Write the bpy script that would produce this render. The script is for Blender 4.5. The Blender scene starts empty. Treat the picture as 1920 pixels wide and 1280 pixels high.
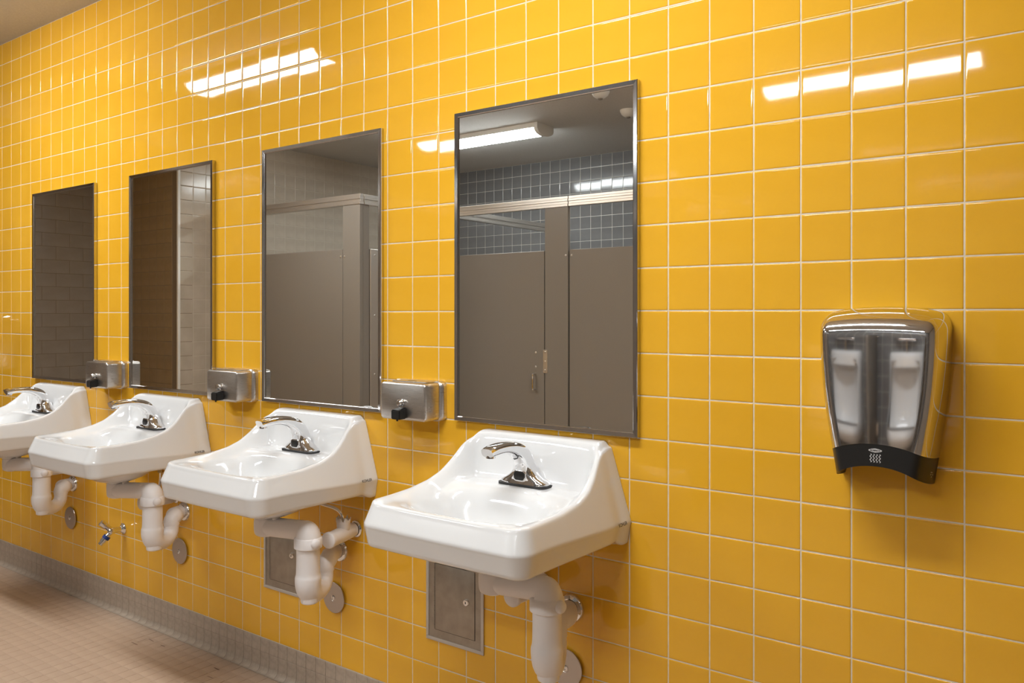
import bpy, bmesh, math, random
import numpy as np
from mathutils import Vector, Matrix
random.seed(7); rng = np.random.default_rng(7)
PI = math.pi
SC = bpy.context.scene
COL = SC.collection

# ------------------------------------------------------------------ camera, world, exposure
CAM = np.array([0.879, -1.8666, 1.3046]); YAW = 0.63; FPX = 1521.86; SV = -49.94
cd = bpy.data.cameras.new('camera'); cam = bpy.data.objects.new('camera', cd); COL.objects.link(cam)
cam.location = CAM; cam.rotation_euler = (PI/2, 0, YAW)
cd.sensor_width = 36; cd.lens = 36*FPX/1920; cd.shift_y = SV/1920; cd.clip_start = 0.02
SC.camera = cam
w = bpy.data.worlds.new('world'); SC.world = w; w.use_nodes = True
w.node_tree.nodes['Background'].inputs[0].default_value = (0.5, 0.5, 0.5, 1)
w.node_tree.nodes['Background'].inputs[1].default_value = 0.0
vs = SC.view_settings; vs.view_transform = 'Standard'; vs.look = 'None'; vs.gamma = 1; vs.use_curve_mapping = False
vs.exposure = 0.0
LAMP = 47.0            # emission strength of the ceiling-light lenses

# ------------------------------------------------------------------ layout constants
T = 0.1085             # wall tile pitch
ZB = 1.315 - 11*T      # bottom of yellow tiles / top of base
ZC = 1.315 + 13*T      # ceiling
XL, XE, XR = -4.80, -6.0, 2.6
YF, YA = -4.42, -1.64
ZH = 2.56              # soffit over the entry alcove
SINKS = [-0.374, -1.290, -2.206, -3.122]

# ------------------------------------------------------------------ materials
def mat(name, col, rough=0.5, metal=0.0, spec=0.5, coat=0.0, emit=None, es=0.0):
    m = bpy.data.materials.new(name); m.use_nodes = True
    b = m.node_tree.nodes['Principled BSDF']
    b.inputs['Base Color'].default_value = (*col, 1); b.inputs['Roughness'].default_value = rough
    b.inputs['Metallic'].default_value = metal; b.inputs['Specular IOR Level'].default_value = spec
    b.inputs['Coat Weight'].default_value = coat; b.inputs['Coat Roughness'].default_value = 0.03
    if emit:
        b.inputs['Emission Color'].default_value = (*emit, 1); b.inputs['Emission Strength'].default_value = es
    return m
def noise(m, c1, c2, scale, detail=4, bump=0.0, stretch=None, rough=None, obj_random=0.0, lo=.35, hi=.65):
    nt = m.node_tree; b = nt.nodes['Principled BSDF']
    tc = nt.nodes.new('ShaderNodeTexCoord'); mp = nt.nodes.new('ShaderNodeMapping')
    if stretch: mp.inputs['Scale'].default_value = stretch
    nz = nt.nodes.new('ShaderNodeTexNoise'); nz.inputs['Scale'].default_value = scale; nz.inputs['Detail'].default_value = detail
    rp = nt.nodes.new('ShaderNodeValToRGB')
    rp.color_ramp.elements[0].color = (*c1, 1); rp.color_ramp.elements[1].color = (*c2, 1)
    rp.color_ramp.elements[0].position = lo; rp.color_ramp.elements[1].position = hi
    nt.links.new(tc.outputs['Object'], mp.inputs['Vector']); nt.links.new(mp.outputs[0], nz.inputs['Vector'])
    nt.links.new(nz.outputs['Fac'], rp.inputs['Fac'])
    src = rp.outputs[0]
    if obj_random > 0:
        oi = nt.nodes.new('ShaderNodeObjectInfo'); hs = nt.nodes.new('ShaderNodeHueSaturation')
        mr = nt.nodes.new('ShaderNodeMapRange'); mr.inputs['To Min'].default_value = 1-obj_random; mr.inputs['To Max'].default_value = 1+obj_random
        nt.links.new(oi.outputs['Random'], mr.inputs['Value']); nt.links.new(mr.outputs[0], hs.inputs['Value'])
        nt.links.new(src, hs.inputs['Color']); src = hs.outputs[0]
    nt.links.new(src, b.inputs['Base Color'])
    if rough:
        mr = nt.nodes.new('ShaderNodeMapRange'); mr.inputs['To Min'].default_value = rough[0]; mr.inputs['To Max'].default_value = rough[1]
        nt.links.new(nz.outputs['Fac'], mr.inputs['Value']); nt.links.new(mr.outputs[0], b.inputs['Roughness'])
    if bump:
        bp = nt.nodes.new('ShaderNodeBump'); bp.inputs['Strength'].default_value = bump; bp.inputs['Distance'].default_value = 0.002
        nt.links.new(nz.outputs['Fac'], bp.inputs['Height']); nt.links.new(bp.outputs[0], b.inputs['Normal'])
    return m
M = {}
M['yellow'] = noise(mat('yellow_glaze', (.8, .4, .03), .07), (.80, .42, .026), (.83, .445, .032), 6, 3, rough=(.02, .05))
M['grout'] = noise(mat('grout', (.6, .5, .36), .85), (.72, .62, .47), (.80, .70, .54), 60)
M['grey_tile'] = noise(mat('grey_glaze', (.1, .1, .11), .1), (.16, .16, .162), (.18, .18, .182), 8, rough=(.06, .12))
M['beige_tile'] = noise(mat('beige_glaze', (.5, .43, .34), .12), (.46, .40, .32), (.52, .45, .37), 8, rough=(.10, .18))
M['brown_tile'] = noise(mat('brown_glaze', (.2, .13, .07), .2), (.31, .225, .13), (.35, .26, .155), 8, rough=(.15, .25))
M['block_tile'] = noise(mat('taupe_block', (.3, .25, .2), .3), (.31, .27, .225), (.35, .31, .26), 8, rough=(.25, .35))
M['pale_grout'] = mat('pale_grout', (.55, .53, .48), .9)
M['beige_grout'] = mat('beige_grout', (.52, .46, .38), .9)
M['taupe_paint'] = mat('taupe_paint', (.34, .30, .25), .7)
M['dark_grout'] = mat('dark_grout', (.22, .17, .12), .9)
M['floor_tile'] = noise(mat('floor_mosaic', (.4, .3, .23), .45), (.46, .34, .25), (.53, .40, .30), 9, 5, bump=.05, rough=(.38, .55))
M['floor_grout'] = mat('floor_grout', (.50, .38, .285), .8)
M['base_tile'] = noise(mat('base_mosaic', (.4, .33, .26), .4), (.37, .30, .235), (.47, .39, .31), 45, 6, rough=(.35, .5))
M['base_grout'] = mat('base_grout', (.34, .28, .22), .8)
M['ceiling'] = noise(mat('ceiling_paint', (.7, .68, .64), .85), (.60, .58, .55), (.66, .64, .61), 140, 4, bump=.25)
M['porcelain'] = mat('white_porcelain', (.78, .785, .79), .08, coat=.6)
M['chrome'] = mat('chrome', (.80, .80, .81), .04, 1)
M['frame'] = mat('polished_steel', (.62, .61, .62), .10, 1)
M['dryer'] = mat('dryer_chrome', (.72, .71, .72), .035, 1)
M['steel'] = noise(mat('brushed_steel', (.6, .57, .54), .3, 1), (.60, .57, .54), (.70, .67, .64), 40, 4, stretch=(1, 1, 30), rough=(.22, .38))
M['panel_steel'] = noise(mat('worn_steel', (.5, .46, .4), .4, 1), (.36, .33, .285), (.44, .405, .355), 25, 5, stretch=(1, 1, 1), rough=(.38, .55))
M['disc_steel'] = mat('disc_steel', (.50, .46, .43), .28, 1)
M['trim_steel'] = mat('panel_trim', (.58, .55, .51), .45, .6)
M['mirror'] = mat('mirror_glass', (.86, .87, .86), 0.0, 1)
M['black'] = mat('black_plastic', (.012, .012, .012), .35)
M['rubber'] = mat('black_gasket', (.02, .02, .02), .6)
M['wrap'] = mat('white_vinyl', (.83, .80, .80), .42)
M['stall'] = noise(mat('taupe_enamel', (.24, .2, .16), .35), (.225, .200, .172), (.245, .218, .187), 300, 2, rough=(.33, .42))
M['alu'] = mat('anodised_aluminium', (.66, .62, .57), .35, .8)
M['white_paint'] = mat('white_enamel', (.78, .77, .74), .4)
M['lens'] = mat('lamp_lens', (.9, .9, .9), .5, emit=(.985, 1.0, 1.0), es=LAMP)
M['lens_stall'] = mat('lamp_lens_cool', (.9, .9, .9), .5, emit=(.94, .99, 1.0), es=LAMP*.88)
M['print'] = mat('grey_print', (.62, .62, .62), .5)
M['ink'] = mat('dark_ink', (.05, .05, .05), .6)
M['blue'] = mat('blue_ring', (.01, .05, .28), .4)
M['dark'] = mat('dark_void', (.01, .01, .01), .9)
M['scuff'] = mat('scuff', (.16, .10, .07), .7)
M['brass'] = mat('brass', (.6, .42, .16), .3, 1)

# ------------------------------------------------------------------ helpers
def link(o, parent=None):
    COL.objects.link(o)
    if parent: o.parent = parent
    return o
def tag(o, label=None, cat=None, group=None, kind=None):
    if label: o['label'] = label
    if cat: o['category'] = cat
    if group: o['group'] = group
    if kind: o['kind'] = kind
    return o
def empty(name, loc, label, cat, group=None, rotz=0):
    o = bpy.data.objects.new(name, None); o.empty_display_size = .05; COL.objects.link(o)
    o.location = loc; o.rotation_euler = (0, 0, rotz)
    return tag(o, label, cat, group)
def mesh(name, verts, faces, m, parent=None, smooth=True, angle=None):
    me = bpy.data.meshes.new(name); me.from_pydata([tuple(map(float, v)) for v in verts], [], [tuple(map(int, f)) for f in faces])
    me.materials.append(m); me.update()
    bm = bmesh.new(); bm.from_mesh(me); bmesh.ops.recalc_face_normals(bm, faces=bm.faces)
    bm.to_mesh(me); bm.free()
    if smooth:
        me.polygons.foreach_set('use_smooth', [True]*len(me.polygons))
        if angle: me.set_sharp_from_angle(angle=math.radians(angle))
    return link(bpy.data.objects.new(name, me), parent)
def from_bm(name, bm, m, parent=None, smooth=True, angle=35):
    bmesh.ops.recalc_face_normals(bm, faces=bm.faces)
    me = bpy.data.meshes.new(name); bm.to_mesh(me); bm.free(); me.materials.append(m)
    if smooth:
        me.polygons.foreach_set('use_smooth', [True]*len(me.polygons)); me.set_sharp_from_angle(angle=math.radians(angle))
    return link(bpy.data.objects.new(name, me), parent)
def box(name, lo, hi, m, parent=None, bev=0.0, seg=2):
    bm = bmesh.new(); bmesh.ops.create_cube(bm, size=1)
    s = [hi[i]-lo[i] for i in range(3)]; c = [(hi[i]+lo[i])/2 for i in range(3)]
    for v in bm.verts: v.co = Vector((v.co[i]*s[i]+c[i] for i in range(3)))
    if bev: bmesh.ops.bevel(bm, geom=bm.edges[:], offset=bev, segments=seg, affect='EDGES', profile=.5)
    return from_bm(name, bm, m, parent)
def lathe(name, prof, m, parent=None, axis='Z', loc=(0, 0, 0), n=32, rot=None, angle=35):
    """prof: list of (radius, height); closed at both ends"""
    V, F = [], []
    for r, h in prof:
        for k in range(n):
            a = 2*PI*k/n; V.append((r*math.cos(a), r*math.sin(a), h))
    for i in range(len(prof)-1):
        for k in range(n): F.append((i*n+k, i*n+(k+1) % n, (i+1)*n+(k+1) % n, (i+1)*n+k))
    F.append(tuple(range(n))); F.append(tuple((len(prof)-1)*n+k for k in range(n)))
    R = {'Z': Matrix(), '-Y': Matrix.Rotation(PI/2, 4, 'X')}[axis] if rot is None else rot
    V = [(R.to_3x3() @ Vector(v)) + Vector(loc) for v in V]
    return mesh(name, V, F, m, parent, angle=angle)
def catmull(P, n=8):
    P = [np.array(p, float) for p in P]; out = []
    Q = [2*P[0]-P[1]] + P + [2*P[-1]-P[-2]]
    for i in range(1, len(Q)-2):
        for k in range(n):
            t = k/n; a, b, c, d = Q[i-1:i+3]
            out.append(.5*((2*b)+(-a+c)*t+(2*a-5*b+4*c-d)*t*t+(-a+3*b-3*c+d)*t**3))
    out.append(P[-1]); return np.array(out)
def tube(name, path, m, parent=None, n=20, sub=6, angle=50, smooth_path=True):
    """path: list of (x,y,z,r)"""
    Q = catmull(path, sub) if smooth_path else np.array(path, float)
    V, F = [], []; up = None
    for i, q in enumerate(Q):
        t = Q[min(i+1, len(Q)-1)][:3]-Q[max(i-1, 0)][:3]; t = t/(np.linalg.norm(t)+1e-9)
        if up is None:
            up = np.array([0, 0, 1.]) if abs(t[2]) < .9 else np.array([1., 0, 0])
        up = up-t*(up@t); up /= np.linalg.norm(up); s = np.cross(t, up)
        for k in range(n):
            a = 2*PI*k/n; V.append(q[:3]+q[3]*(math.cos(a)*up+math.sin(a)*s))
    for i in range(len(Q)-1):
        for k in range(n): F.append((i*n+k, i*n+(k+1) % n, (i+1)*n+(k+1) % n, (i+1)*n+k))
    F.append(tuple(range(n))); F.append(tuple((len(Q)-1)*n+k for k in range(n)))
    return mesh(name, V, F, m, parent, angle=angle)
def plate(name, w_, h_, d_, r, m, parent, loc, bev=.002, corner=6, rot=None):
    """rounded plate in XZ, back at y=0, front at y=-d_"""
    out = []
    for cx, cz, a0 in ((w_/2-r, h_/2-r, 0), (-w_/2+r, h_/2-r, 90), (-w_/2+r, -h_/2+r, 180), (w_/2-r, -h_/2+r, 270)):
        for k in range(corner+1):
            a = math.radians(a0+90*k/corner); out.append((cx, cz, math.cos(a), math.sin(a)))
    lev = [(r, 0), (r, -d_+bev), (r-bev*.3, -d_+bev*.3), (r-bev, -d_)]
    V, F = [], []; n = len(out)
    for rr, y in lev:
        for cx, cz, ca, sa in out: V.append((cx+rr*ca, y, cz+rr*sa))
    for i in range(len(lev)-1):
        for k in range(n): F.append((i*n+k, i*n+(k+1) % n, (i+1)*n+(k+1) % n, (i+1)*n+k))
    F.append(tuple(range(n))); F.append(tuple((len(lev)-1)*n+k for k in range(n)))
    if rot is not None: V = [rot.to_3x3() @ Vector(v) for v in V]
    V = [Vector(v)+Vector(loc) for v in V]
    return mesh(name, V, F, m, parent, angle=40)
def sstep(a, b, x):
    t = np.clip((x-a)/(b-a), 0, 1); return t*t*(3-2*t)
def text_mesh(txt, size, bold=0.0):
    c = bpy.data.curves.new('lettering', 'FONT'); c.body = txt; c.size = size; c.align_x = 'CENTER'; c.align_y = 'CENTER'; c.offset = bold
    o = bpy.data.objects.new('lettering', c); COL.objects.link(o); bpy.context.view_layer.update()
    me = bpy.data.meshes.new_from_object(o.evaluated_get(bpy.context.evaluated_depsgraph_get()))
    bpy.data.objects.remove(o); bpy.data.curves.remove(c)
    V = np.array([v.co[:] for v in me.vertices]); F = [tuple(p.vertices) for p in me.polygons]
    bpy.data.meshes.remove(me); return V, F
def copy_tree(o, parent=None):
    c = o.copy(); COL.objects.link(c)
    if parent: c.parent = parent
    for ch in o.children: copy_tree(ch, c)
    return c
def project(P):
    yc, ys = math.cos(YAW), math.sin(YAW); d = np.asarray(P, float)-CAM
    z = -d[..., 0]*ys+d[..., 1]*yc; x = d[..., 0]*yc+d[..., 1]*ys
    return 960+FPX*x/z, 640+SV-FPX*d[..., 2]/z, z

# ------------------------------------------------------------------ tiles
def tile_data(wd, hd, thick=.004, edge=(0, .0007, .0022, .005)):
    """cushion-edged tile facing -Y, centred, face at y=0"""
    drop = [.0022, .0010, .00025, 0.0]
    ax = lambda s: [-s/2+e for e in edge]+[s/2-e for e in edge[::-1]]
    xs, zs = ax(wd), ax(hd); n = len(xs); dr = drop+drop[::-1]
    V = [(xs[i], max(dr[i], dr[j]) if min(i, j, n-1-i, n-1-j) > 0 else max(dr[i], dr[j]), zs[j]) for j in range(n) for i in range(n)]
    F = [(j*n+i, j*n+i+1, (j+1)*n+i+1, (j+1)*n+i) for j in range(n-1) for i in range(n-1)]
    rim = [j for j in range(n)] + [j*n+n-1 for j in range(1, n)] + [(n-1)*n+i for i in range(n-2, -1, -1)] + [j*n for j in range(n-2, 0, -1)]
    b = len(V); V += [(V[k][0], thick, V[k][2]) for k in rim]; L = len(rim)
    F += [(rim[(k+1) % L], rim[k], b+k, b+(k+1) % L) for k in range(L)]
    tl = [math.radians(a) for a in (62, 30, 7, 0)]; tl = tl+tl[::-1]; sg = [-1]*4+[1]*4
    Nn = []
    for j in range(n):
        for i in range(n):
            sx, sz = sg[i]*math.sin(tl[i]), sg[j]*math.sin(tl[j]); q = np.array([sx, -max(.25, math.cos(max(tl[i], tl[j]))), sz]); Nn.append(q/np.linalg.norm(q))
    Nn += [Nn[k] for k in rim]
    return np.array(V), F, np.array(Nn)
def flat_tile_data(wd, hd, thick=.003, e=.0008):
    V = []
    for s, y in ((0, thick), (0, e*.7), (e, 0)):
        V += [(-wd/2+s, y, -hd/2+s), (wd/2-s, y, -hd/2+s), (wd/2-s, y, hd/2-s), (-wd/2+s, y, hd/2-s)]
    F = [(4*i+k, 4*i+(k+1) % 4, 4*i+4+(k+1) % 4, 4*i+4+k) for i in range(2) for k in range(4)]+[(8, 9, 10, 11)]
    return np.array(V), F
def raw_mesh(name, V, F, m, smooth, normals=None):
    me = bpy.data.meshes.new(name); me.from_pydata(V.tolist(), [], F); me.materials.append(m)
    me.polygons.foreach_set('use_smooth', [smooth]*len(me.polygons)); me.update()
    if normals is not None: me.normals_split_custom_set_from_vertices([tuple(q) for q in normals])
    return me
def lay_tiles(parent, mname, data, m, centres, rotz, single, tilt=0.0, rotx=0.0, name='tile', rest='tile_field', smooth=True):
    """centres: list of xyz; single: bool list -> own object; the others joined"""
    V, F = data[:2]; NR = data[2] if len(data) > 2 else None; me = raw_mesh(mname, V, F, m, smooth, NR)
    V4 = np.array(V); RV, RF, RN, k = [], [], [], 0; nV = len(V4)
    for c, s in zip(centres, single):
        a, b = rng.normal(0, tilt, 2) if tilt else (0, 0)
        R = Matrix.Rotation(rotz, 3, 'Z') @ Matrix.Rotation(rotx+a, 3, 'X') @ Matrix.Rotation(b, 3, 'Z')
        if s:
            o = bpy.data.objects.new(name, me); COL.objects.link(o); o.parent = parent
            o.location = c; o.rotation_euler = R.to_euler()
        else:
            if NR is not None: RN.append(NR @ np.array(R).T)
            RV.append(V4 @ np.array(R).T + np.array(c)); off = k*nV; RF += [tuple(off+i for i in f) for f in F]; k += 1
    if k:
        o = bpy.data.objects.new(rest, raw_mesh(rest, np.concatenate(RV), RF, m, smooth, np.concatenate(RN) if RN else None)); COL.objects.link(o); o.parent = parent
        tag(o, kind='stuff')

def slab(name, lo, hi, m, label, cat):
    o = box(name, lo, hi, m); return tag(o, label, cat, kind='structure')
G = 0.0016   # grout recess
WB = slab('wall_back', (XE-.1, G, 0), (XR+.1, .12, ZC+.05), M['grout'], 'yellow tiled wall carrying the sinks and mirrors', 'wall')
WF = slab('wall_front', (XL-.1, YF-.12, 0), (XR+.1, YF-G, ZC+.05), M['pale_grout'], 'grey tiled wall behind the toilet stalls and urinals', 'wall')
WL = slab('wall_left', (XL-.12, YF, 0), (XL-G, YA-.121, ZC), M['beige_grout'], 'beige tiled end wall beside the toilet stalls', 'wall')
WA = slab('wall_entry', (XE, YA-.12, 0), (XL-G, YA-G, ZC), M['dark_grout'], 'dark brown tiled wall of the entry alcove', 'wall')
WE = slab('wall_alcove', (XE-.1, YA-.12, 0), (XE-G, G, ZC), M['dark_grout'], 'taupe block-tiled end wall of the entry alcove', 'wall')
WR = slab('wall_right', (XR, YF-.1, 0), (XR+.1, G, ZC), M['taupe_paint'], 'plain painted wall closing the room', 'wall')
slab('ceiling', (XE-.1, YF-.1, ZC), (XR+.1, .1, ZC+.1), M['ceiling'], 'painted plaster ceiling with long strip lights', 'ceiling')
slab('trim_1', (XE, YA, ZH), (XL, -.001, ZC-.001), M['ceiling'], 'low soffit above the entry alcove', 'soffit')
FL = slab('floor', (XE-.1, YF-.1, -.1), (XR+.1, .1, -.0012), M['floor_grout'], 'beige mosaic tile floor', 'floor')

# yellow wall: 24 rows
yd = tile_data(T-.0026, T-.0026)
cs, area = [], []
MIR = [(-.380, ), (-1.294, ), (-2.207, ), (-3.112, )]
for j in range(24):
    for i in range(int(math.floor(XE/T))+1, int(XR/T)):
        x, z = (i+.5)*T, ZB+(j+.5)*T
        u, v, d = project([x, 0, z]); hid = False
        for (mx,) in MIR:
            if abs(x-mx) < .305-T/2 and .991+T/2 < z < 1.905-T/2: hid = True
        pa = (FPX*T/d)**2*((CAM[1]*-1)/math.hypot(CAM[0]-x, CAM[1])) if d > .2 else 0
        if u < -20 or u > 1945 or v < -40 or v > 1320 or hid or d < .2: pa = 0
        cs.append((x, 0, z)); area.append(pa)
thr = sorted(area, reverse=True)[299]
lay_tiles(WB, 'yellow_tile', yd, M['yellow'], cs, 0, [a >= thr and a > 0 for a in area], tilt=.0022)
# grey wall, beige wall, brown wall, block wall
cs, sg = [], []
for j in range(24):
    for i in range(int(XL/T), int(XR/T)):
        x, z = (i+.5)*T, ZB+(j+.5)*T; cs.append((x, YF, z)); sg.append(-4.35 < x < -1.95 and z > 1.7)
lay_tiles(WF, 'grey_tile', yd, M['grey_tile'], cs, PI, sg, tilt=.0022)
cs, sg = [], []
for j in range(24):
    for i in range(int((YA-.018-YF)/T)+1):
        y, z = YA-.018-(i+.5)*T, ZB+(j+.5)*T; cs.append((XL, y, z)); sg.append(z > 1.7)
lay_tiles(WL, 'beige_tile', yd, M['beige_tile'], cs, PI/2, sg, tilt=.002)
cs = [((i+.5)*T, YA, ZB+(j+.5)*T) for j in range(24) for i in range(int(XE/T)+1, int(math.floor((XL-.015)/T)))]
lay_tiles(WA, 'brown_tile', yd, M['brown_tile'], cs, PI, [c[2] > .9 for c in cs], tilt=.002)
cs = []
for j in range(24):
    for i in range(-8, 1):
        y = (i+(.5 if j % 2 else 0))*2*T
        if YA-.1 < y < .005: cs.append((XE, y, ZB+(j+.5)*T))
lay_tiles(WE, 'block_tile', tile_data(2*T-.0026, T-.0026), M['block_tile'], cs, PI/2, [c[2] > .9 for c in cs], tilt=.002, name='block')
box('corner_trim', (XL-.018, YA-.018, 0), (XL+.003, YA+.003, ZH), M['white_paint'], WL, .003)

# base: two flat rows of mosaic and a cove row
BP = .0508
BB = slab('baseboard_back', (XE, 0, .0), (XR, .001, ZB-.0008), M['base_grout'], 'taupe mosaic coved base along the yellow wall', 'baseboard')
cs = [((i+.5)*BP, -.0012, ZB-.0005-(j+.5)*.0505) for j in range(2) for i in range(int(XE/BP), int(XR/BP))]
lay_tiles(BB, 'base_tile', flat_tile_data(BP-.0012, .0505-.0012), M['base_tile'], cs, 0, [-3.95 < c[0] < -.9 for c in cs], tilt=.004, smooth=False)
r = .022; V = []; ncv = 6
for k in range(ncv+1):
    a = PI/2*k/ncv
    for sx in (-1, 1): V.append((sx*(BP/2-.0007), -.0012-r+r*math.cos(a), r-r*math.sin(a)+.0003))
V += [(-(BP/2-.0007), 0, .0), (BP/2-.0007, 0, .0)]
F = [(2*k, 2*k+1, 2*k+3, 2*k+2) for k in range(ncv)]
F += [tuple([2*k for k in range(ncv+1)]+[2*ncv+2]), tuple([2*k+1 for k in range(ncv, -1, -1)]+[2*ncv+3])]
cs = [((i+.5)*BP, -.0008, 0) for i in range(int(XE/BP), int(XR/BP))]
lay_tiles(BB, 'cove_tile', (np.array(V), F), M['base_tile'], cs, 0, [-3.95 < c[0] < -.9 for c in cs], name='cove_tile', rest='cove_field', smooth=False)
bed = []
for k in range(ncv+1):
    a = PI/2*k/ncv; bed += [(XE, .0004-r+r*math.cos(a)-.0012, r-r*math.sin(a)-.0009), (XR, .0004-r+r*math.cos(a)-.0012, r-r*math.sin(a)-.0009)]
mesh('joint_bed', bed, [(2*k, 2*k+1, 2*k+3, 2*k+2) for k in range(ncv)], mat('dark_joint', (.10, .08, .065), .8), BB)
# floor mosaic
FP = .0517; cs, sz = [], []
for j in range(60):
    for i in range(int(XE/FP), int(XR/FP)):
        x, y = (i+.5)*FP, -.0245-(j+.5)*FP
        u, v, d = project([x, y, 0]); cs.append((x, y, 0)); sz.append(1/d if (d > .3 and -25 < u < 1930 and v < 1300) else 0)
thr = max(sorted(sz, reverse=True)[299], 1e-6)
lay_tiles(FL, 'floor_tile', flat_tile_data(FP-.0020, FP-.0020, .002, .0006), M['floor_tile'], cs, 0, [s >= thr for s in sz], tilt=.004, rotx=-PI/2, smooth=False)

def floor_at(u, v):
    yc, ys = math.cos(YAW), math.sin(YAW); a, b = (u-960)/FPX, (640+SV-v)/FPX
    d = np.array([-ys+yc*a, yc+ys*a, b]); return CAM+d*(-CAM[2]/b)
for (x0, y0, x1, y1, wd) in ((350, 415, 500, 360, .0022), (290, 405, 380, 445, .0040), (500, 365, 570, 405, .0030), (640, 440, 705, 465, .0035), (1280, 710, 1360, 745, .0055), (1200, 815, 1280, 840, .0030)):
    a, b = floor_at(200+x0/6.4, 1140+y0/6.4), floor_at(200+x1/6.4, 1140+y1/6.4); t = (b-a)/np.linalg.norm(b-a); q = np.array([-t[1], t[0], 0])*wd/2
    mesh('scuff_mark', [p+np.array([0, 0, .0007]) for p in (a, a+.2*(b-a)+q, a+.8*(b-a)+q*.8, b, a+.75*(b-a)-q, a+.25*(b-a)-q*.7)], [tuple(range(6))], M['scuff'], FL, smooth=False)
# ------------------------------------------------------------------ ceiling lights
def ceiling_light(cx, cy, label, lens='lens'):
    e = empty('ceiling_light', (cx, cy, ZC), label, 'ceiling light', 'strip lights on the ceiling')
    L = .61
    def extr(name, prof, x0, x1, m):
        n = len(prof); V = [(x, p[0], p[1]) for x in (x0, x1) for p in prof]
        F = [(k, (k+1) % n, n+(k+1) % n, n+k) for k in range(n)]+[tuple(range(n)), tuple(range(2*n-1, n-1, -1))]
        return mesh(name, V, F, m, e, angle=40)
    arc = [(.098*math.cos(a), -.035-.042*math.sin(a)) for a in np.linspace(0, PI, 15)]
    extr('lens', [(.098, -.034)]+arc+[(-.098, -.034)], -L+.03, L-.03, M[lens])
    extr('housing', [(.108, 0), (.108, -.034), (-.108, -.034), (-.108, 0)], -L+.03, L-.03, M['white_paint'])
    arc2 = [(.11*math.cos(a), -.036-.05*math.sin(a)) for a in np.linspace(0, PI, 17)]
    for s in (-1, 1):
        x0, x1 = (s*L, s*(L-.032)); extr('end_cap', [(.11, 0)]+arc2+[(-.11, 0)], min(x0, x1), max(x0, x1), M['white_paint'])
ceiling_light(-3.0, -1.03, 'strip light on the ceiling above the far sinks')
ceiling_light(-.22, -1.03, 'strip light on the ceiling above the sink beside the hand dryer')
ceiling_light(-3.1, -3.20, 'strip light on the ceiling over the toilet stalls', 'lens_stall')
ceiling_light(-.24, -3.20, 'strip light on the ceiling in front of the urinals', 'lens_stall')

# ------------------------------------------------------------------ mirrors
def mirror(cx, label):
    e = empty('wall_mirror', (cx, 0, .991), label, 'mirror', 'framed mirrors above the sinks')
    W, H, fw, dp = .606, .912, .0135, .017
    box('backing', (-W/2+.004, -.006, .004), (W/2-.004, -.0005, H-.004), M['dark'], e)
    box('glass', (-W/2+.006, -.0105, .006), (W/2-.006, -.0062, H-.006), M['mirror'], e)
    def rail(a, b, ia, ib):   # outer corners a,b  inner corners ia,ib (x,z)
        cut = lambda p, q, t: (p[0]+(q[0]-p[0])*t, p[1]+(q[1]-p[1])*t)
        V = [(a[0], -.001, a[1]), (b[0], -.001, b[1]), (a[0], -dp+.002, a[1]), (b[0], -dp+.002, b[1]),
             (*[cut(a, ia, .1)[0]], -dp, cut(a, ia, .1)[1]), (cut(b, ib, .1)[0], -dp, cut(b, ib, .1)[1]),
             (cut(a, ia, .85)[0], -dp+.0015, cut(a, ia, .85)[1]), (cut(b, ib, .85)[0], -dp+.0015, cut(b, ib, .85)[1]),
             (ia[0], -dp+.003, ia[1]), (ib[0], -dp+.003, ib[1]), (ia[0], -.0107, ia[1]), (ib[0], -.0107, ib[1])]
        F = [(0, 1, 3, 2), (2, 3, 5, 4), (4, 5, 7, 6), (6, 7, 9, 8), (8, 9, 11, 10), (10, 11, 1, 0)]
        F += [(0, 2, 4, 6, 8, 10), (1, 11, 9, 7, 5, 3)]
        mesh('frame_rail', V, F, M['frame'], e, smooth=False)
    o = [(-W/2, 0), (W/2, 0), (W/2, H), (-W/2, H)]; i_ = [(-W/2+fw, fw), (W/2-fw, fw), (W/2-fw, H-fw), (-W/2+fw, H-fw)]
    for k in range(4): rail(o[k], o[(k+1) % 4], i_[k], i_[(k+1) % 4])
ORD = ['first', 'second', 'third', 'fourth']
for k, (mx,) in enumerate(MIR):
    mirror(mx, ['framed mirror reflecting a ceiling light, first from the chrome hand dryer', 'framed mirror reflecting the corner post of a toilet stall', 'framed mirror split between a dark and a pale reflected wall', 'framed mirror reflecting only dark wall'][k])

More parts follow.
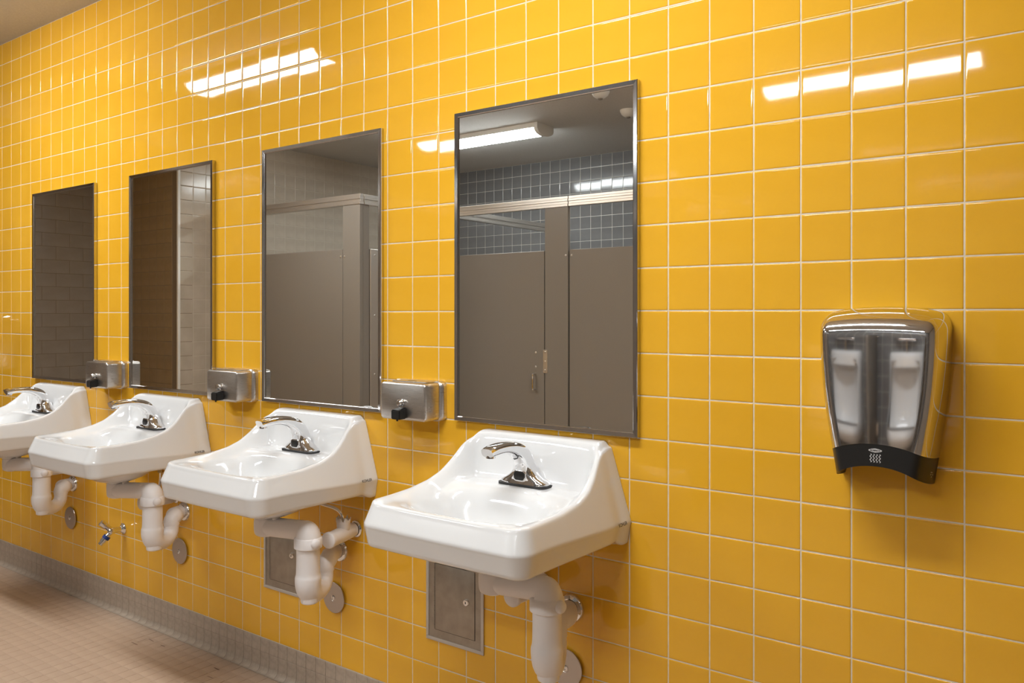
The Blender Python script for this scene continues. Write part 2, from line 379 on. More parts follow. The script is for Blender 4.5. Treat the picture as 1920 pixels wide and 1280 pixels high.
# ------------------------------------------------------------------ sinks
GY = np.array([-.46, -.435, -.35, -.28, -.21, -.16, -.12, -.085, -.055, -.03, 0.01])
GZ = np.array([.838, .839, .841, .845, .856, .873, .902, .937, .964, .975, .975])
_fy = np.linspace(-.46, .01, 471); _fz = np.interp(_fy, GY, GZ); _k = np.hanning(41); _k /= _k.sum()
_fz = np.convolve(np.pad(_fz, 20, mode='edge'), _k, mode='valid')
def g(y): return np.interp(y, _fy, _fz)
def crease_half(y): return .258+.013*sstep(-.46, 0, y)
def slope_half(y, z): return crease_half(y)-.28*(z-.780)
def make_basin():
    def W(y): return slope_half(y, g(y))-.007
    nu = 56
    u = np.sin(np.linspace(-1, 1, nu)*PI/2*.93)/math.sin(PI/2*.93)
    yb = np.concatenate([np.linspace(0, 1, 40)*.8, .8+.2*np.linspace(0, 1, 27)[1:]])   # 0 front .. 1 wall
    yb = np.interp(yb, [0, .8, 1], [0, .80, 1]); nv = len(yb)
    R = .026; Wf = W(-.43)
    X = np.zeros((nv, nu)); Y = np.zeros((nv, nu))
    for c in range(nu):
        xf = abs(u[c])*Wf; q = max(0, xf-(Wf-R)); yf = -.430-.004*(1-(xf/Wf)**2)+R-math.sqrt(max(R*R-q*q, 0))
        Y[:, c] = yf+(0-yf)*yb; X[:, c] = u[c]*W(Y[:, c])
    s = np.abs(X)/W(Y)
    hp = .835+.014*sstep(-.215, -.14, Y)
    d = ((np.abs(X)/.192)**3.0+(np.abs(Y+.280)/.122)**3.0)**(1/3.0)
    h = hp-.006*(1-sstep(1.0, 1.25, d))-.112*(1-sstep(.55, 1.04, d))
    ts = sstep(.80, .985, s); tb = sstep(-.078, -.034, Y+.010*(s**2))
    t = 1-(1-ts)*(1-tb); Z = h+(g(Y)-h)*t-.014*sstep(.90, 1.0, s)**2*sstep(-.09, -.035, Y)
    V = np.stack([X, Y, Z], -1).reshape(-1, 3).tolist(); F = []
    for r_ in range(nv-1):
        for c in range(nu-1): F.append((r_*nu+c, r_*nu+c+1, (r_+1)*nu+c+1, (r_+1)*nu+c))
    loop = [r_*nu+nu-1 for r_ in range(nv-1, -1, -1)]+[c for c in range(nu-2, -1, -1)]+[r_*nu for r_ in range(1, nv)]+[(nv-1)*nu+c for c in range(1, nu-1)]
    P = np.array([V[k] for k in loop]); N = len(loop); nb = len(range(1, nu-1)); nside = N-nb
    tg = np.roll(P[:, :2], -1, 0)-np.roll(P[:, :2], 1, 0); nr = np.stack([tg[:, 1], -tg[:, 0]], -1); 
    nr = -nr if (nr[nv//2]@np.array([1, 0])) < 0 else nr
    nr /= np.linalg.norm(nr, axis=1)[:, None]+1e-9
    isb = np.zeros(N, bool); isb[nside:] = True
    nr[isb] = 0; nr[0] = (1, 0); nr[nside-1] = (-1, 0); nr[1] = (1, 0); nr[nside-2] = (-1, 0)
    side = ~isb
    nr[:, 1] = np.where(P[:, 1] > -.36, 0, nr[:, 1]); nr[side] /= np.linalg.norm(nr[side], axis=1)[:, None]+1e-9
    front = np.clip(-nr[:, 1], 0, 1); k = .28+.19*front
    zt = P[:, 2]; fl = sstep(-.055, -.012, P[:, 1])*side
    zc = .783-.010*sstep(-.4, 0, P[:, 1]); oc = .008+k*(zt-.010-zc)
    zbot = .727-.014*fl
    fo = .005*fl
    lerp = lambda t: (.008+(oc-.008)*t+fo*t, (zt-.010)*(1-t)+zc*t)
    rings = [(.0025+0*zt, zt-.0007), (.0050+0*zt, zt-.0028), (.0068+0*zt, zt-.0062), (.0080+0*zt, zt-.010)]
    Lf = np.maximum(zt-.010-zc, .02)
    for dz_ in (.004,): rings.append(lerp(dz_/Lf))
    rings.append(lerp(.5+0*zt))
    rings += [lerp(1-.009/Lf), lerp(1-.0045/Lf), (oc-.0006+fo, zc-.0005), (oc-.0018+fo, zc-.0045), (oc-.0028+fo, zc-.009)]
    rings += [(oc-.0095+fo, zbot+.013), (oc-.0105+fo, zbot+.008), (oc-.0125+fo, zbot+.004), (oc-.016+fo*.8, zbot+.0012), (oc-.021+fo*.6, zbot), (oc-.027+fo*.4, zbot)]
    prev = loop
    def add(Q):
        nonlocal prev
        b = len(V); V.extend(Q.tolist()); cur = list(range(b, b+N))
        for i in range(N): F.append((prev[i], prev[(i+1) % N], cur[(i+1) % N], cur[i]))
        prev = cur
    for o_, z_ in rings:
        Q = P.copy(); Q[:, :2] += nr*o_[:, None]; Q[:, 2] = z_
        # the wall edge: spread along the back between the two side ends
        x0, x1 = Q[nside-1, 0], Q[0, 0]; Q[isb, 0] = np.linspace(x0, x1, nb+2)[1:-1]; Q[isb, 2] = z_[0]; Q[:, 1] = np.minimum(Q[:, 1], -.0005)
        add(Q)
    Q0 = Q.copy(); th = np.arctan2(Q0[:, 1]+.235, Q0[:, 0])
    for a_, b_, z_ in ((.185, .165, .7268), (.165, .140, .712), (.135, .105, .690), (.09, .075, .672), (.045, .045, .664), (.03, .03, .655)):
        E_ = np.stack([a_*np.cos(th), -.235+b_*np.sin(th), 0*th+z_], -1); add(E_)
    F.append(tuple(prev))
    return V, F
bv, bf = make_basin()
proto_basin = raw_mesh('basin', np.array(bv), bf, M['porcelain'], True)
_bm = bmesh.new(); _bm.from_mesh(proto_basin); bmesh.ops.recalc_face_normals(_bm, faces=_bm.faces); _bm.to_mesh(proto_basin); _bm.free()
tv, tf = text_mesh('KOHLER', .0115, .0003)
def place_lettering(parent):
    Q = []
    for x, y, _ in tv:
        yy = -.052+x*.95; zz = .7775+y; Q.append((crease_half(yy)-.28*(max(zz, .774)-.780)+.0045, yy, zz))
    return mesh('lettering', Q, tf, M['ink'], parent, smooth=False)
SL = ['white wall-hung sink, first in the row from the chrome hand dryer', 'second white sink from the hand dryer, a steel hatch and trap wrap below',
      'third white sink from the hand dryer, beside the low hose tap', 'fourth white sink from the hand dryer, last in the row']
for k, x in enumerate(SINKS):
    e = empty('wall_sink', (x, 0, .727), SL[k], 'sink', 'white wall-hung sinks')
    b = bpy.data.objects.new('basin', proto_basin); link(b, e); b.location = (0, 0, -.727)
    lt = place_lettering(e); lt.location = (0, 0, -.727)
    dr = lathe('drain_flange', [(.001, .7256), (.020, .7256), (.022, .727), (.028, .7275), (.031, .7262)], M['chrome'], e, loc=(0, -.27, 0)); dr.location = (0, 0, -.727)

# ------------------------------------------------------------------ faucets
def faucet(x, label):
    e = empty('sensor_faucet', (x, 0, .849), label, 'faucet', 'chrome sensor faucets on the sinks')
    secs = [(.0065, -.086, .0745, .0290, 0), (.0105, -.086, .0740, .0285, 0), (.0165, -.086, .0660, .0275, 0), (.026, -.087, .0480, .0268, 0),
            (.040, -.088, .0340, .0262, 6), (.056, -.092, .0270, .0255, 18), (.075, -.101, .0240, .0240, 34), (.093, -.119, .0225, .0210, 52),
            (.106, -.146, .0215, .0170, 70), (.1125, -.178, .0208, .0140, 84), (.1135, -.208, .0200, .0130, 94), (.1110, -.238, .0190, .0130, 104), (.1075, -.255, .0175, .0120, 112)]
    S = catmull(secs, 4); V, F = [], []; n = 28
    for z, y, hw, ht, a in S:
        a = math.radians(a); ex = 2/3.2
        for k in range(n):
            t = 2*PI*k/n; cx = math.copysign(abs(math.cos(t))**ex, math.cos(t))*hw; cy = math.copysign(abs(math.sin(t))**ex, math.sin(t))*ht
            V.append((cx, y+cy*math.cos(a), z+cy*math.sin(a)))
    m_ = len(S)
    for i in range(m_-1):
        for k in range(n): F.append((i*n+k, i*n+(k+1) % n, (i+1)*n+(k+1) % n, (i+1)*n+k))
    F += [tuple(range(n)), tuple((m_-1)*n+k for k in range(n))]
    mesh('body', V, F, M['chrome'], e, angle=60)
    R = Matrix.Rotation(-PI/2, 4, 'X')
    plate('gasket', .154, .062, .0066, .018, M['rubber'], e, (0, -.086, -.0004), bev=.001, rot=R.inverted() @ Matrix.Rotation(0, 4, 'X') if False else Matrix.Rotation(-PI/2, 4, 'X'))
    lathe('aerator', [(.0105, -.0085), (.0122, -.0075), (.0122, .006), (.010, .009)], M['chrome'], e, loc=(0, -.2400, .1010), n=24)
    tl = Matrix.Rotation(math.radians(-4), 4, 'X')
    bz = plate('sensor_bezel', .042, .030, .006, .012, M['chrome'], e, (0, -.1105, .0285), bev=.002, rot=tl)
    sw = plate('sensor_window', .035, .023, .0068, .009, M['black'], e, (0, -.1105, .0285), bev=.001, rot=tl)
for k, x in enumerate(SINKS):
    faucet(x, 'chrome sensor faucet on the %s sink from the hand dryer' % ORD[k])

# ------------------------------------------------------------------ drain traps in white wrap
def trap(x, xt, yt, label):
    e = empty('drain_trap', (x, 0, .4), label, 'drain trap', 'white wrapped drain traps under the sinks')
    o = lambda p: [(q[0], q[1], q[2]-.4, q[3]) for q in p]
    yd_ = -.230
    tube('tailpiece_wrap', o([(0, yd_, .668, .030), (0, yd_, .655, .036), (0, yd_, .628, .037), (0, yd_, .606, .034), (0, yd_, .598, .020)]), M['wrap'], e, sub=4)
    lathe('drain_tail', [(.03, .25), (.03, .275)], M['chrome'], e, loc=(0, yd_, 0))
    tube('arm_wrap', o([(.0, yd_, .630, .030), (.03, yd_, .631, .0305), (xt-.035, yt, .640, .0305), (xt-.008, yt, .638, .036), (xt, yt, .622, .039), (xt, yt, .60, .038)]), M['wrap'], e, sub=6)
    for bx in (.055, xt-.045):
        lathe('wrap_fastener', [(.012, 0), (.012, .006), (.009, .0095), (.002, .0105)], M['wrap'], e, loc=(bx, yd_+(yt-yd_)*bx/xt-.004, .2585), n=18)
    tube('collar_wrap', o([(xt, yt, .628, .036), (xt, yt, .622, .0425), (xt, yt, .594, .0425), (xt, yt, .590, .036)]), M['wrap'], e, sub=2, n=28, smooth_path=False)
    tube('collar_clip', o([(xt+.03, yt-.004, .61, .016), (xt+.046, yt-.006, .611, .015), (xt+.052, yt-.007, .611, .010)]), M['wrap'], e, sub=3, n=16)
    xe = .092
    tube('trap_wrap', o([(xt, yt, .60, .0355), (xt, yt, .55, .0355), (xt, yt, .515, .0365), (xt, yt, .500, .0395), (xt, yt, .478, .0385),
                         (xt-.004, yt+.012, .455, .036), (xt-.015, yt+.045, .443, .031), (xt-.028, yt+.078, .447, .028), (xt-.036, yt+.096, .466, .027), (xt-.039, yt+.101, .492, .0265), (xt-.040, yt+.102, .510, .0265)]), M['wrap'], e, sub=6, n=24)
    tube('trap_cap', o([(xt, yt+.006, .452, .029), (xt, yt+.006, .432, .0275), (xt, yt+.006, .424, .026), (xt, yt+.006, .421, .019)]), M['wrap'], e, sub=3)
    tube('outlet_wrap', o([(xt-.040, yt+.102, .488, .0285), (xt-.041, yt+.102, .508, .0290), (xt-.047, yt+.122, .520, .029), (xe+.025, -.065, .517, .0275), (xe, -.022, .514, .027)]), M['wrap'], e, sub=6)
    tube('waste_pipe', o([(xe+.003, -.03, .514, .024), (xe, -.002, .514, .024)]), M['dark'], e, smooth_path=False)
    lathe('escutcheon', [(.0385, 0), (.0385, .004), (.035, .009), (.0265, .012), (.026, .009)], M['chrome'], e, '-Y', (xe, -.0004, .514-.4), n=36)
TX = [.168, .200, .200, .205]; TY = [-.235, -.226, -.200, -.192]
for k, x in enumerate(SINKS):
    trap(x, TX[k], TY[k], 'white wrapped drain trap hanging under the %s sink from the hand dryer' % ORD[k])

def valve_cover(x, z, lean, open_top, label, supply):
    e = empty('supply_valve', (x, 0, z), label, 'valve cover', 'white wrapped supply valves under the sinks')
    tube('sleeve', [(0, -.012, 0, .022), (0, -.03, 0, .0245), (lean*.5, -.08, 0, .025), (lean, -.138, -.001, .0235)], M['wrap'], e, sub=5, n=24)
    tube('end_cap', [(lean*.97, -.134, -.001, .0245), (lean, -.140, -.001, .0258), (lean*1.06, -.150, -.001, .0255), (lean*1.08, -.153, -.001, .021)], M['wrap'], e, sub=3, n=24)
    lathe('flange', [(.027, 0), (.027, .004), (.022, .008)], M['chrome'], e, '-Y', (0, -.0004, 0), n=28)
    if open_top:
        V, F = [], []; n = 24; rs = random.Random(3)
        for i, (zz, rr) in enumerate(((.0, .018), (.020, .021), (.036, .022), (.046, .024))):
            for k in range(n):
                a = 2*PI*k/n; jag = (rs.random()*.020-.006) if i == 3 else 0
                V.append((lean*.45+rr*math.cos(a), -.07+rr*math.sin(a), zz+jag))
        for i in range(3):
            for k in range(n): F.append((i*n+k, i*n+(k+1) % n, (i+1)*n+(k+1) % n, (i+1)*n+k))
        o = mesh('torn_sleeve', V, F, M['wrap'], e)
        sm = o.modifiers.new('thick', 'SOLIDIFY'); sm.thickness = .0018
    tube('supply_tube', supply, M['chrome'], e, n=12, sub=8)
    q = supply[-1]
    lathe('coupling_nut', [(.009, -.012), (.011, -.011), (.011, .009), (.009, .010)], M['brass'], e, loc=(q[0], q[1], q[2]), n=6, angle=20)
valve_cover(SINKS[0]+.0, .566, 0, False, 'capped white valve sleeve under the first sink from the hand dryer', [(0, -.07, .015, .005), (.0, -.072, .05, .005), (.02, -.08, .09, .005), (.03, -.085, .125, .005)])
valve_cover(SINKS[1]+.172, .598, .03, True, 'white valve sleeve with a torn open top beside the second sink trap', [(.014, -.07, .01, .005), (.012, -.072, .055, .005), (-.012, -.078, .078, .005), (-.07, -.088, .088, .005), (-.105, -.09, .09, .005)])
valve_cover(SINKS[2]+.03, .566, 0, False, 'capped white valve sleeve under the third sink from the hand dryer', [(0, -.07, .015, .005), (.0, -.072, .05, .005), (.02, -.08, .09, .005), (.03, -.085, .125, .005)])
valve_cover(SINKS[3]+.122, .598, 0, False, 'capped white valve sleeve beside the fourth sink trap', [(.014, -.07, .01, .005), (.012, -.072, .055, .005), (-.012, -.078, .078, .005), (-.07, -.088, .088, .005), (-.105, -.09, .09, .005)])

# ------------------------------------------------------------------ soap dispensers
def dispenser(x, label):
    e = empty('soap_dispenser', (x, 0, .987), label, 'soap dispenser', 'steel soap dispensers between the mirrors')
    W, H, D = .186, .113, .086; r_ = .012; lev = []
    for (dx, y) in ((.010, 0), (.010, -.014), (.007, -.019), (0, -.022), (0, -D+.006), (-.0018, -D+.0018), (-.006, -D)): lev.append((dx, y))
    V, F = [], []; cor = []
    for cx, cz, a0 in ((1, 1, 0), (-1, 1, 90), (-1, -1, 180), (1, -1, 270)):
        for k in range(6): a = math.radians(a0+18*k); cor.append((cx, cz, math.cos(a), math.sin(a)))
    n = len(cor)
    for dx, y in lev:
        for cx, cz, ca, sa in cor:
            V.append((cx*(W/2-r_)+(r_+dx)*ca, y, H/2+cz*(H/2-r_)+(r_+min(dx, .004))*sa))
    for i in range(len(lev)-1):
        for k in range(n): F.append((i*n+k, i*n+(k+1) % n, (i+1)*n+(k+1) % n, (i+1)*n+k))
    F += [tuple(range(n)), tuple((len(lev)-1)*n+k for k in range(n))]
    mesh('body', V, F, M['steel'], e, angle=50)
    box('filler_lid', (-W/2+.03, -D+.022, H+.0002), (W/2-.016, -.012, H+.0038), M['steel'], e, .0012)
    box('lid_slot', (-.012, -.048, H+.0037), (.022, -.045, H+.0043), M['black'], e)
    lathe('push_button', [(.0095, 0), (.0105, .002), (.0105, .005), (.0075, .006), (.0072, .012), (.0098, .014), (.0102, .018), (.0075, .0215), (.0025, .0225)], M['chrome'], e, '-Y', (.003, -D-.0002, .054), n=28)
    bm = bmesh.new(); bmesh.ops.create_cube(bm, size=1)
    for v in bm.verts:
        fy = v.co.y < 0
        v.co = Vector((v.co.x*(.036 if fy else .028)+.003, (-D-.034 if fy else -D), (.006 if v.co.z < 0 else .034 if fy else .040)))
    bmesh.ops.bevel(bm, geom=bm.edges[:], offset=.0025, segments=2, affect='EDGES')
    from_bm('spout', bm, M['black'], e)
    lathe('nozzle', [(.003, 0), (.003, .007)], M['black'], e, loc=(.003, -D-.025, .0005), n=12)
for k, x in enumerate((-.828, -1.741, -2.652)):
    dispenser(x, 'brushed steel soap dispenser between the %s and %s mirrors from the hand dryer' % (ORD[k], ORD[k+1]))

# ------------------------------------------------------------------ hand dryer
DZT, DZB, DD = 1.322, .979, .112
def dr_w(z):
    return np.interp(z, [.975, 1.0, 1.05, 1.10, 1.15, 1.20, 1.25, 1.322], [.090, .094, .1035, .1115, .1175, .1215, .1238, .1245])
def dr_point(u, v):
    """u -1..1 across, v 0 top .. 1 bottom"""
    # crown: the depth and width roll in over the top 6 cm
    zr = DZT-(DZT-DZB)*v
    t = np.clip((DZT-zr)/.060, 0, 1); roll = np.sqrt(np.clip(1-(1-t)**2.4, 0, 1))
    tw = np.clip((DZT-zr)/.045, 0, 1); rw = .80+.20*np.sqrt(np.clip(1-(1-tw)**2, 0, 1))
    d = .012+(DD-.012)*roll; wv = dr_w(zr)*rw
    au = np.abs(u); rx = .030; fa = wv-rx; uf = .50; e = 2/2.3
    th = np.clip((au-uf)/(1-uf), 0, 1)*PI/2
    x = np.sign(u)*np.where(au < uf, fa*au/uf, fa+rx*np.sin(th)**e); y = -d*np.where(au < uf, 1, np.cos(th)**e)-.001-.0022*(1-np.clip(np.abs(x)/wv, 0, 1)**2)
    arch = .020*sstep(.30, 1.0, v)*(1-np.clip(np.abs(x)/wv, 0, 1)**2)-.010*sstep(.7, 1, v)*np.abs(x/wv)**3
    crown = -.010*(1-sstep(0, .3, v))*(np.abs(x)/wv)**2.5
    back = -.012*sstep(.6, 1, v)*(1-np.abs(y)/DD)
    return np.stack([x, y, zr+arch+crown+back], -1)
VC = .855
def hand_dryer(x, label, marks=True):
    e = empty('hand_dryer', (x, 0, 0.979), label, 'hand dryer', 'chrome hand dryers')
    off = np.array([0, 0, -.979]); nu = 73
    us = np.linspace(-1, 1, nu); us = us
    def patch(name, vs, m, cap_bottom=False, inset=0):
        P = np.array([[dr_point(u, v) for u in us] for v in vs])+off
        if inset: P[:, :, 0] *= (1-inset); P[:, :, 1] *= (1-inset*1.2)
        nvv = len(vs); V = P.reshape(-1, 3).tolist(); F = []
        for r_ in range(nvv-1):
            for c in range(nu-1): F.append((r_*nu+c, r_*nu+c+1, (r_+1)*nu+c+1, (r_+1)*nu+c))
        if not cap_bottom:
            b = len(V); V += [(p[0], -.0005, p[2]) for p in P[0]]
            for c in range(nu-1): F.append((c, b+c, b+c+1, c+1))
        else:
            b = len(V); V += [(p[0]*.94, -.0005+(p[1]+.0005)*.0, p[2]+.004) for p in P[-1]]; l = (nvv-1)*nu
            for c in range(nu-1): F.append((l+c, l+c+1, b+c+1, b+c))
        return mesh(name, V, F, m, e, angle=60)
    vt = np.concatenate([np.linspace(0, 1, 22)**1.8*.22, np.linspace(.22, VC, 26)[1:]])
    patch('cover', vt, M['dryer'])
    patch('cover_lip', np.linspace(VC, VC+.008, 3), M['chrome'])
    patch('base', np.linspace(VC+.008, 1, 8), M['black'], True, .006)
    if marks:
        vv = np.linspace(VC+.01, .999, 60); zz = np.array([dr_point(0, v)[2] for v in vv])
        def on(x_, z_, lift=.0007):
            # base surface point at local x_, world z_ (near the centre the arch is nearly constant)
            wv = float(dr_w(z_)); zc = z_+.020*(x_/wv)**2
            v = np.interp(-zc, -zz, vv); uu = np.linspace(-.7, .7, 141); P = dr_point(uu, v)
            y = np.interp(x_, P[:, 0]*(1-.006), P[:, 1]*(1-.0072)); return (x_, y-lift, z_-.979)
        zc = np.interp(VC+.048, vv, zz); hx = .0125; hz = .0042
        pts = [(-hx, .0012), (-hx*.55, hz*.75), (0, hz), (hx*.55, hz*.75), (hx, .0012), (hx, -.0012), (hx*.55, -hz*.75), (0, -hz), (-hx*.55, -hz*.75), (-hx, -.0012)]
        mesh('badge', [on(px_, zc+pz) for px_, pz in pts], [tuple(range(len(pts)))], M['print'], e, smooth=False)
        V, F = text_mesh('BOBRICK', .0046, .00012)
        mesh('lettering', [on(p[0], zc+p[1], .0011) for p in V], F, M['ink'], e, smooth=False)
        for q in (-1.5, -.5, .5, 1.5):
            V, F = [], []; z0 = np.interp(VC+.096, vv, zz); n = 25
            for i in range(n):
                t = i/(n-1); zz_ = z0+.0085-.017*t; xx = q*.0056+.0013*math.sin(t*PI*5)
                V += [on(xx-.0009, zz_), on(xx+.0009, zz_)]
                if i: F.append((2*i-2, 2*i-1, 2*i+1, 2*i))
            mesh('warm_air_mark', V, F, M['print'], e, smooth=False)
        P0 = np.array(dr_point(.875, .955))
        for i in range(5):
            p = np.array(dr_point(.86+.02*(i % 3), .935+.012*(i//2)))*np.array([1.004, 1.004, 1])+off
            mesh('rating_print', [p+np.array([dx*.2, dx*.9, dz])*.0022 for dx, dz in ((-1, -.4), (1, -.4), (1, .4), (-1, .4))], [(0, 1, 2, 3)], M['print'], e, smooth=False)
hand_dryer(.507, 'polished chrome hand dryer with black base, alone on the open yellow wall')
hand_dryer(-3.948, 'chrome hand dryer on the yellow wall past the fourth and last sink', marks=False)

# ------------------------------------------------------------------ access panels, cleanout covers, hose tap
def access_panel(x0, label):
    W, z0, H = .224, .311, .262
    e = empty('access_panel', (x0+W/2, 0, z0), label, 'access panel', 'steel access panels under the sinks')
    t = .010
    for lo, hi in (((-W/2, 0), (W/2, t)), ((-W/2, H-t), (W/2, H)), ((-W/2, t), (-W/2+t, H-t)), ((W/2-t, t), (W/2, H-t))):
        box('trim_strip', (lo[0], -.0045, lo[1]), (hi[0], -.0003, hi[1]), M['trim_steel'], e, .0008)
    box('inner_frame', (-W/2+t, -.0022, t), (W/2-t, -.0003, H-t), M['panel_steel'], e)
    dx0, dx1, dz0, dz1 = -W/2+.036, W/2-.034, .036, H-.026
    box('door_gap', (dx0-.0015, -.0025, dz0-.0015), (dx1+.0015, -.0022, dz1+.0015), M['dark'], e)
    box('door', (dx0, -.0038, dz0), (dx1, -.0026, dz1), M['panel_steel'], e, .0005)
    for i in range(14):
        h = (dz1-dz0)/14
        lathe('hinge_knuckle', [(.0022, i*h+.0006), (.0022, (i+1)*h-.0006)], M['panel_steel'], e, loc=(dx0-.003, -.0032, dz0), n=8)
    lk = lathe('cam_lock', [(.0105, 0), (.0105, .003), (.009, .005), (.0062, .0055)], M['chrome'], e, '-Y', (dx1-.030, -.0038, .5*(dz0+dz1)+.006), n=24)
    kh = box('keyhole', (dx1-.0315, -.0097, .5*(dz0+dz1)+.003), (dx1-.0285, -.0092, .5*(dz0+dz1)+.009), M['black'], None); kh.parent = lk
access_panel(-.806, 'steel access panel under the first sink from the hand dryer')
access_panel(-1.602, 'steel access panel behind the second sink drain trap')
for k, x in enumerate((-.297, -1.221, -2.139, -3.045)):
    e = empty('cleanout_cover', (x, 0, .351), 'round steel cleanout cover beside the %s sink trap from the hand dryer' % ORD[k], 'cleanout cover', 'round steel covers low on the wall')
    lathe('disc', [(.0515, .006), (.0515, .0085), (.0505, .0095), (.012, .0105), (.011, .0098)], M['disc_steel'], e, '-Y', (0, 0, 0), n=48)
    lathe('standoff', [(.018, .0004), (.018, .0062)], M['dark'], e, '-Y', n=20)
    sc_ = lathe('screw', [(.0085, .0096), (.008, .0115), (.0045, .0122), (.004, .0105)], M['chrome'], e, '-Y', n=20)
e = empty('hose_tap', (-2.582, 0, .372), 'small chrome hose tap with a blue ring low on the yellow wall', 'hose tap')
lathe('flange', [(.024, 0), (.024, .004), (.018, .008), (.013, .016), (.011, .018)], M['chrome'], e, '-Y', n=28)
tube('body', [(0, -.010, 0, .012), (0, -.035, 0, .0125), (0, -.055, 0, .0145), (0, -.066, 0, .011), (0, -.070, 0, .005)], M['chrome'], e)
tube('key_stem', [(0, -.050, 0, .0115), (-.010, -.070, .022, .0115), (-.0115, -.073, .0235, .0135), (-.020, -.090, .041, .0135), (-.021, -.092, .043, .009)], M['chrome'], e, smooth_path=False)
tube('outlet', [(0, -.052, -.002, .010), (-.009, -.070, -.022, .011)], M['chrome'], e, smooth_path=False)
tube('blue_ring', [(-.007, -.068, -.020, .0155), (-.011, -.076, -.030, .0155)], M['blue'], e, smooth_path=False)
tube('hose_thread', [(-.010, -.075, -.029, .0135), (-.015, -.085, -.042, .0135), (-.0152, -.0855, -.0425, .0105), (-.019, -.093, -.053, .0105)], M['chrome'], e, smooth_path=False)

# ------------------------------------------------------------------ toilet stalls (seen in the mirrors)
def stall_box(e, name, lo, hi, m='stall', bev=.002):
    o = e.location; return box(name, [lo[i]-o[i] for i in range(3)], [hi[i]-o[i] for i in range(3)], M[m], e, bev, 1)
def headrail(e, lo, hi, along):
    o = e.location
    for k in range(4):   # ribbed aluminium channel
        h = (hi[2]-lo[2])/4; b = .004 if k % 2 else 0
        l, h_ = list(lo), list(hi); l[2] = lo[2]+k*h; h_[2] = l[2]+h
        a = 1 if along == 'x' else 0; l[a] += b; h_[a] -= b
        box('headrail_rib', [l[i]-o[i] for i in range(3)], [h_[i]-o[i] for i in range(3)], M['alu'], e, .0015, 1)
def screws(e, pts, axis):
    for p in pts:
        q = [p[i]-e.location[i] for i in range(3)]
        R = Matrix.Rotation(-PI/2, 4, 'X') if axis == 'y' else Matrix.Rotation(PI/2, 4, 'Y')
        lathe('screw', [(.008, -.001), (.008, .001), (.004, .003)], M['alu'], e, loc=q, n=12, rot=R)
RT, RB, DT, DB = 2.115, 2.045, 1.750, .33
A = empty('accessible_stall', (-3.95, -1.95, 0), 'large taupe toilet stall whose corner post shows in the second mirror', 'toilet stall')
ya = -1.93; xa = -3.13
stall_box(A, 'pilaster', (xa-.165, ya-.03, .08), (xa, ya, RB)); stall_box(A, 'pilaster', (XL+.005, ya-.03, .08), (XL+.20, ya, RB))
stall_box(A, 'door', (XL+.66, ya-.026, DB), (xa-.172, ya-.003, DT)); stall_box(A, 'panel', (XL+.21, ya-.026, DB), (XL+.65, ya-.003, DT))
headrail(A, (XL+.005, ya-.035, RB), (xa+.004, ya+.005, RT), 'x'); headrail(A, (xa-.035, YF+.005, RB), (xa+.005, ya-.04, RT), 'y')
stall_box(A, 'side_post', (xa-.025, ya-.09, .08), (xa-.003, ya-.031, RB)); stall_box(A, 'side_panel', (xa-.022, YF+.05, DB), (xa-.002, ya-.095, DT))
stall_box(A, 'continuous_bracket', (xa-.003, ya-.17, DB), (xa+.003, ya-.095, DT), 'alu')
screws(A, [(xa-.15, ya+.001, DT-.05), (xa-.19, ya-.002, DT-.05)], 'y'); screws(A, [(xa+.003, ya-.135, z) for z in (DT-.04, 1.3, .9)], 'x')
yb_ = -2.85; xb = -1.20
B = empty('toilet_stall', (-2.62, -2.87, 0), 'taupe toilet stall with a loop door handle, reflected in the first mirror', 'toilet stall', 'narrow taupe toilet stalls')
stall_box(B, 'pilaster', (xa+.002, yb_-.03, .08), (xa+.07, yb_, RB)); stall_box(B, 'pilaster', (-2.262, yb_-.03, .08), (-2.073, yb_, RB))
stall_box(B, 'door', (xa+.078, yb_-.026, DB), (-2.270, yb_-.003, DT)); headrail(B, (xa+.008, yb_-.035, RB), (-2.073, yb_+.005, RT), 'x')
stall_box(B, 'divider_panel', (-2.18, YF+.05, DB), (-2.16, yb_-.04, DT))
h = tube('door_handle', [(-2.344+2.62, .016, .895, .006), (-2.344+2.62, .045, .892, .006), (-2.344+2.62, .05, .875, .0065), (-2.344+2.62, .05, .80, .0065), (-2.344+2.62, .045, .782, .006), (-2.344+2.62, .016, .779, .006)], M['chrome'], B, n=12)
stall_box(B, 'strike_plate', (-2.276, yb_-.003, .90), (-2.240, yb_+.004, 1.062), 'alu')
screws(B, [(-2.258, yb_+.005, z) for z in (.92, .98, 1.045)]+[(-2.34, yb_-.002, z) for z in (1.04, .94)]+[(-2.09, yb_+.001, DT-.04)], 'y')
C = empty('toilet_stall', (-1.62, -2.87, 0), 'taupe toilet stall with a plain door, beside the handled one', 'toilet stall', 'narrow taupe toilet stalls')
stall_box(C, 'door', (-2.062, yb_-.026, DB), (-1.36, yb_-.003, DT)); stall_box(C, 'pilaster', (-1.352, yb_-.03, .08), (xb, yb_, RB))
headrail(C, (-2.068, yb_-.035, RB), (xb, yb_+.005, RT), 'x'); stall_box(C, 'side_panel', (xb-.022, YF+.05, DB), (xb-.002, yb_-.04, DT))
headrail(C, (xb-.035, YF+.005, RB), (xb+.005, yb_-.04, RT), 'y')
screws(C, [(-2.045, yb_-.002, DT-.04)], 'y')

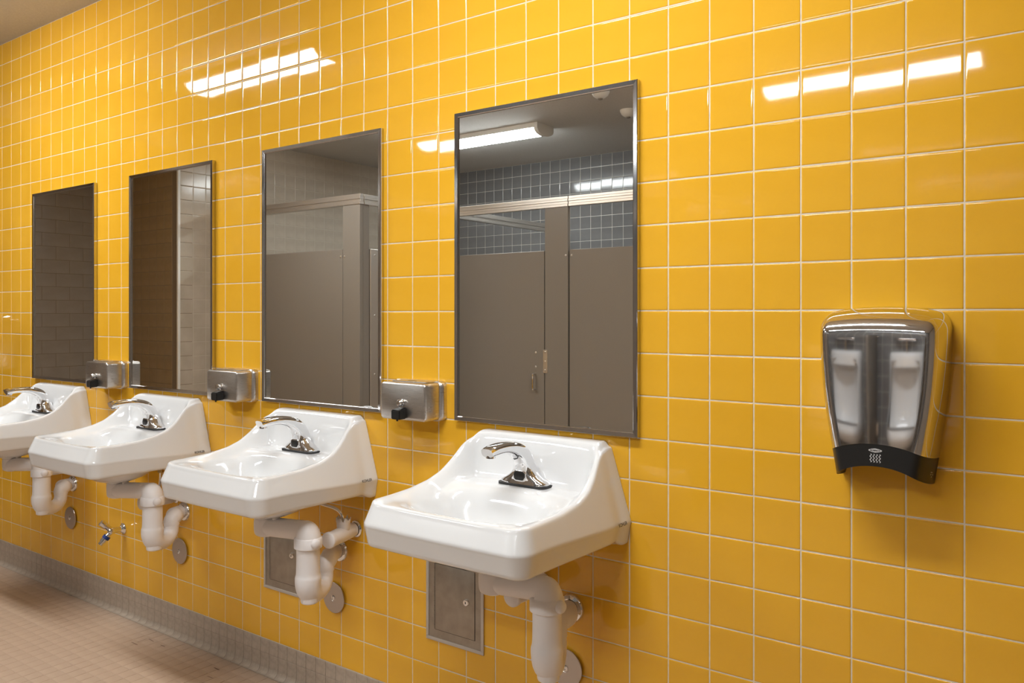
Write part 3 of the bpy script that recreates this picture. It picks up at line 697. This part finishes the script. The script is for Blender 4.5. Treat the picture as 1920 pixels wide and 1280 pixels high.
# ------------------------------------------------------------------ urinals (seen in the hand dryer)
def urinal(x, label):
    e = empty('wall_urinal', (x, YF, .39), label, 'urinal', 'white urinals on the grey wall')
    # outer shell: horizontal sections from the top down; bowl opening facing +Y
    V, F = [], []; n = 32
    secs = [(.66, .17, .085), (.645, .185, .10), (.60, .19, .11), (.40, .185, .14), (.25, .19, .20), (.15, .195, .29), (.08, .18, .31), (.02, .13, .25), (0, .07, .15)]
    S = catmull(secs, 4)
    for z, hw, d in S:
        for k in range(n+1):
            t = PI*k/n; ex = 2/3.0
            V.append((math.copysign(abs(math.cos(t))**ex, math.cos(t))*hw, .001+d*abs(math.sin(t))**ex, z))
    m_ = len(S); N = n+1
    for i in range(m_-1):
        for k in range(n):
            z = S[i][0]
            if .17 < z < .60 and n*.22 < k < n*.78: continue
            F.append((i*N+k, i*N+k+1, (i+1)*N+k+1, (i+1)*N+k))
    F.append(tuple(range(N))); F.append(tuple((m_-1)*N+k for k in range(N)))
    mesh('shell', V, F, M['porcelain'], e, angle=50)
    V, F = [], []
    for i, (z, hw, d) in enumerate(((.605, .15, .09), (.56, .15, .02), (.40, .15, .015), (.22, .155, .02), (.13, .15, .06), (.10, .13, .12), (.12, .15, .22), (.17, .16, .27))):
        for k in range(13):
            t = PI*k/12; V.append((math.cos(t)*hw, d+.02*(1-math.sin(t))*(1 if i < 5 else -1)+(.06*(1-math.sin(t)) if i < 5 else 0), z))
    for i in range(7):
        for k in range(12): F.append((i*13+k, i*13+k+1, (i+1)*13+k+1, (i+1)*13+k))
    mesh('bowl', V, F, M['porcelain'], e)
    tube('flush_pipe', [(0, .05, .655, .014), (0, .05, .72, .014), (0, .05, .755, .022), (0, .05, .775, .022)], M['chrome'], e, n=16)
    tube('flush_valve', [(-.10, .05, .765, .010), (-.085, .05, .765, .022), (.02, .05, .765, .024), (.075, .05, .765, .028), (.10, .05, .765, .024)], M['chrome'], e, n=16)
    tube('supply_stub', [(-.10, .05, .765, .012), (-.115, .045, .765, .012), (-.12, .02, .765, .012), (-.12, .001, .765, .024)], M['chrome'], e, n=16)
urinal(-.74, 'white urinal on the grey wall beside the toilet stalls'); urinal(-.05, 'white urinal on the grey wall, farther from the toilet stalls')
for x, lb in ((-.395, 'taupe privacy screen between the two urinals'), (.32, 'taupe privacy screen past the last urinal')):
    e = empty('privacy_screen', (x, YF, .36), lb, 'screen', 'urinal privacy screens')
    box('panel', (-.012, .004, 0), (.012, .46, 1.07), M['stall'], e, .004)
    for z in (.15, .92): box('wall_bracket', (-.03, .0005, z-.04), (.03, .03, z+.04), M['alu'], e, .002)
for x, y, lb in ((-1.70, -2.644, 'white ceiling sensor nearer the mirrors'), (-1.785, -3.178, 'white ceiling sensor farther from the mirrors')):
    e = empty('ceiling_sensor', (x, y, ZC), lb, 'sensor', 'white dome sensors on the ceiling')
    lathe('dome', [(.058, -.0005), (.058, -.012), (.048, -.032), (.03, -.046), (.018, -.05)], M['white_paint'], e, n=28)
    lathe('eye', [(.016, -.049), (.015, -.056), (.008, -.059)], M['stall'], e, n=20)
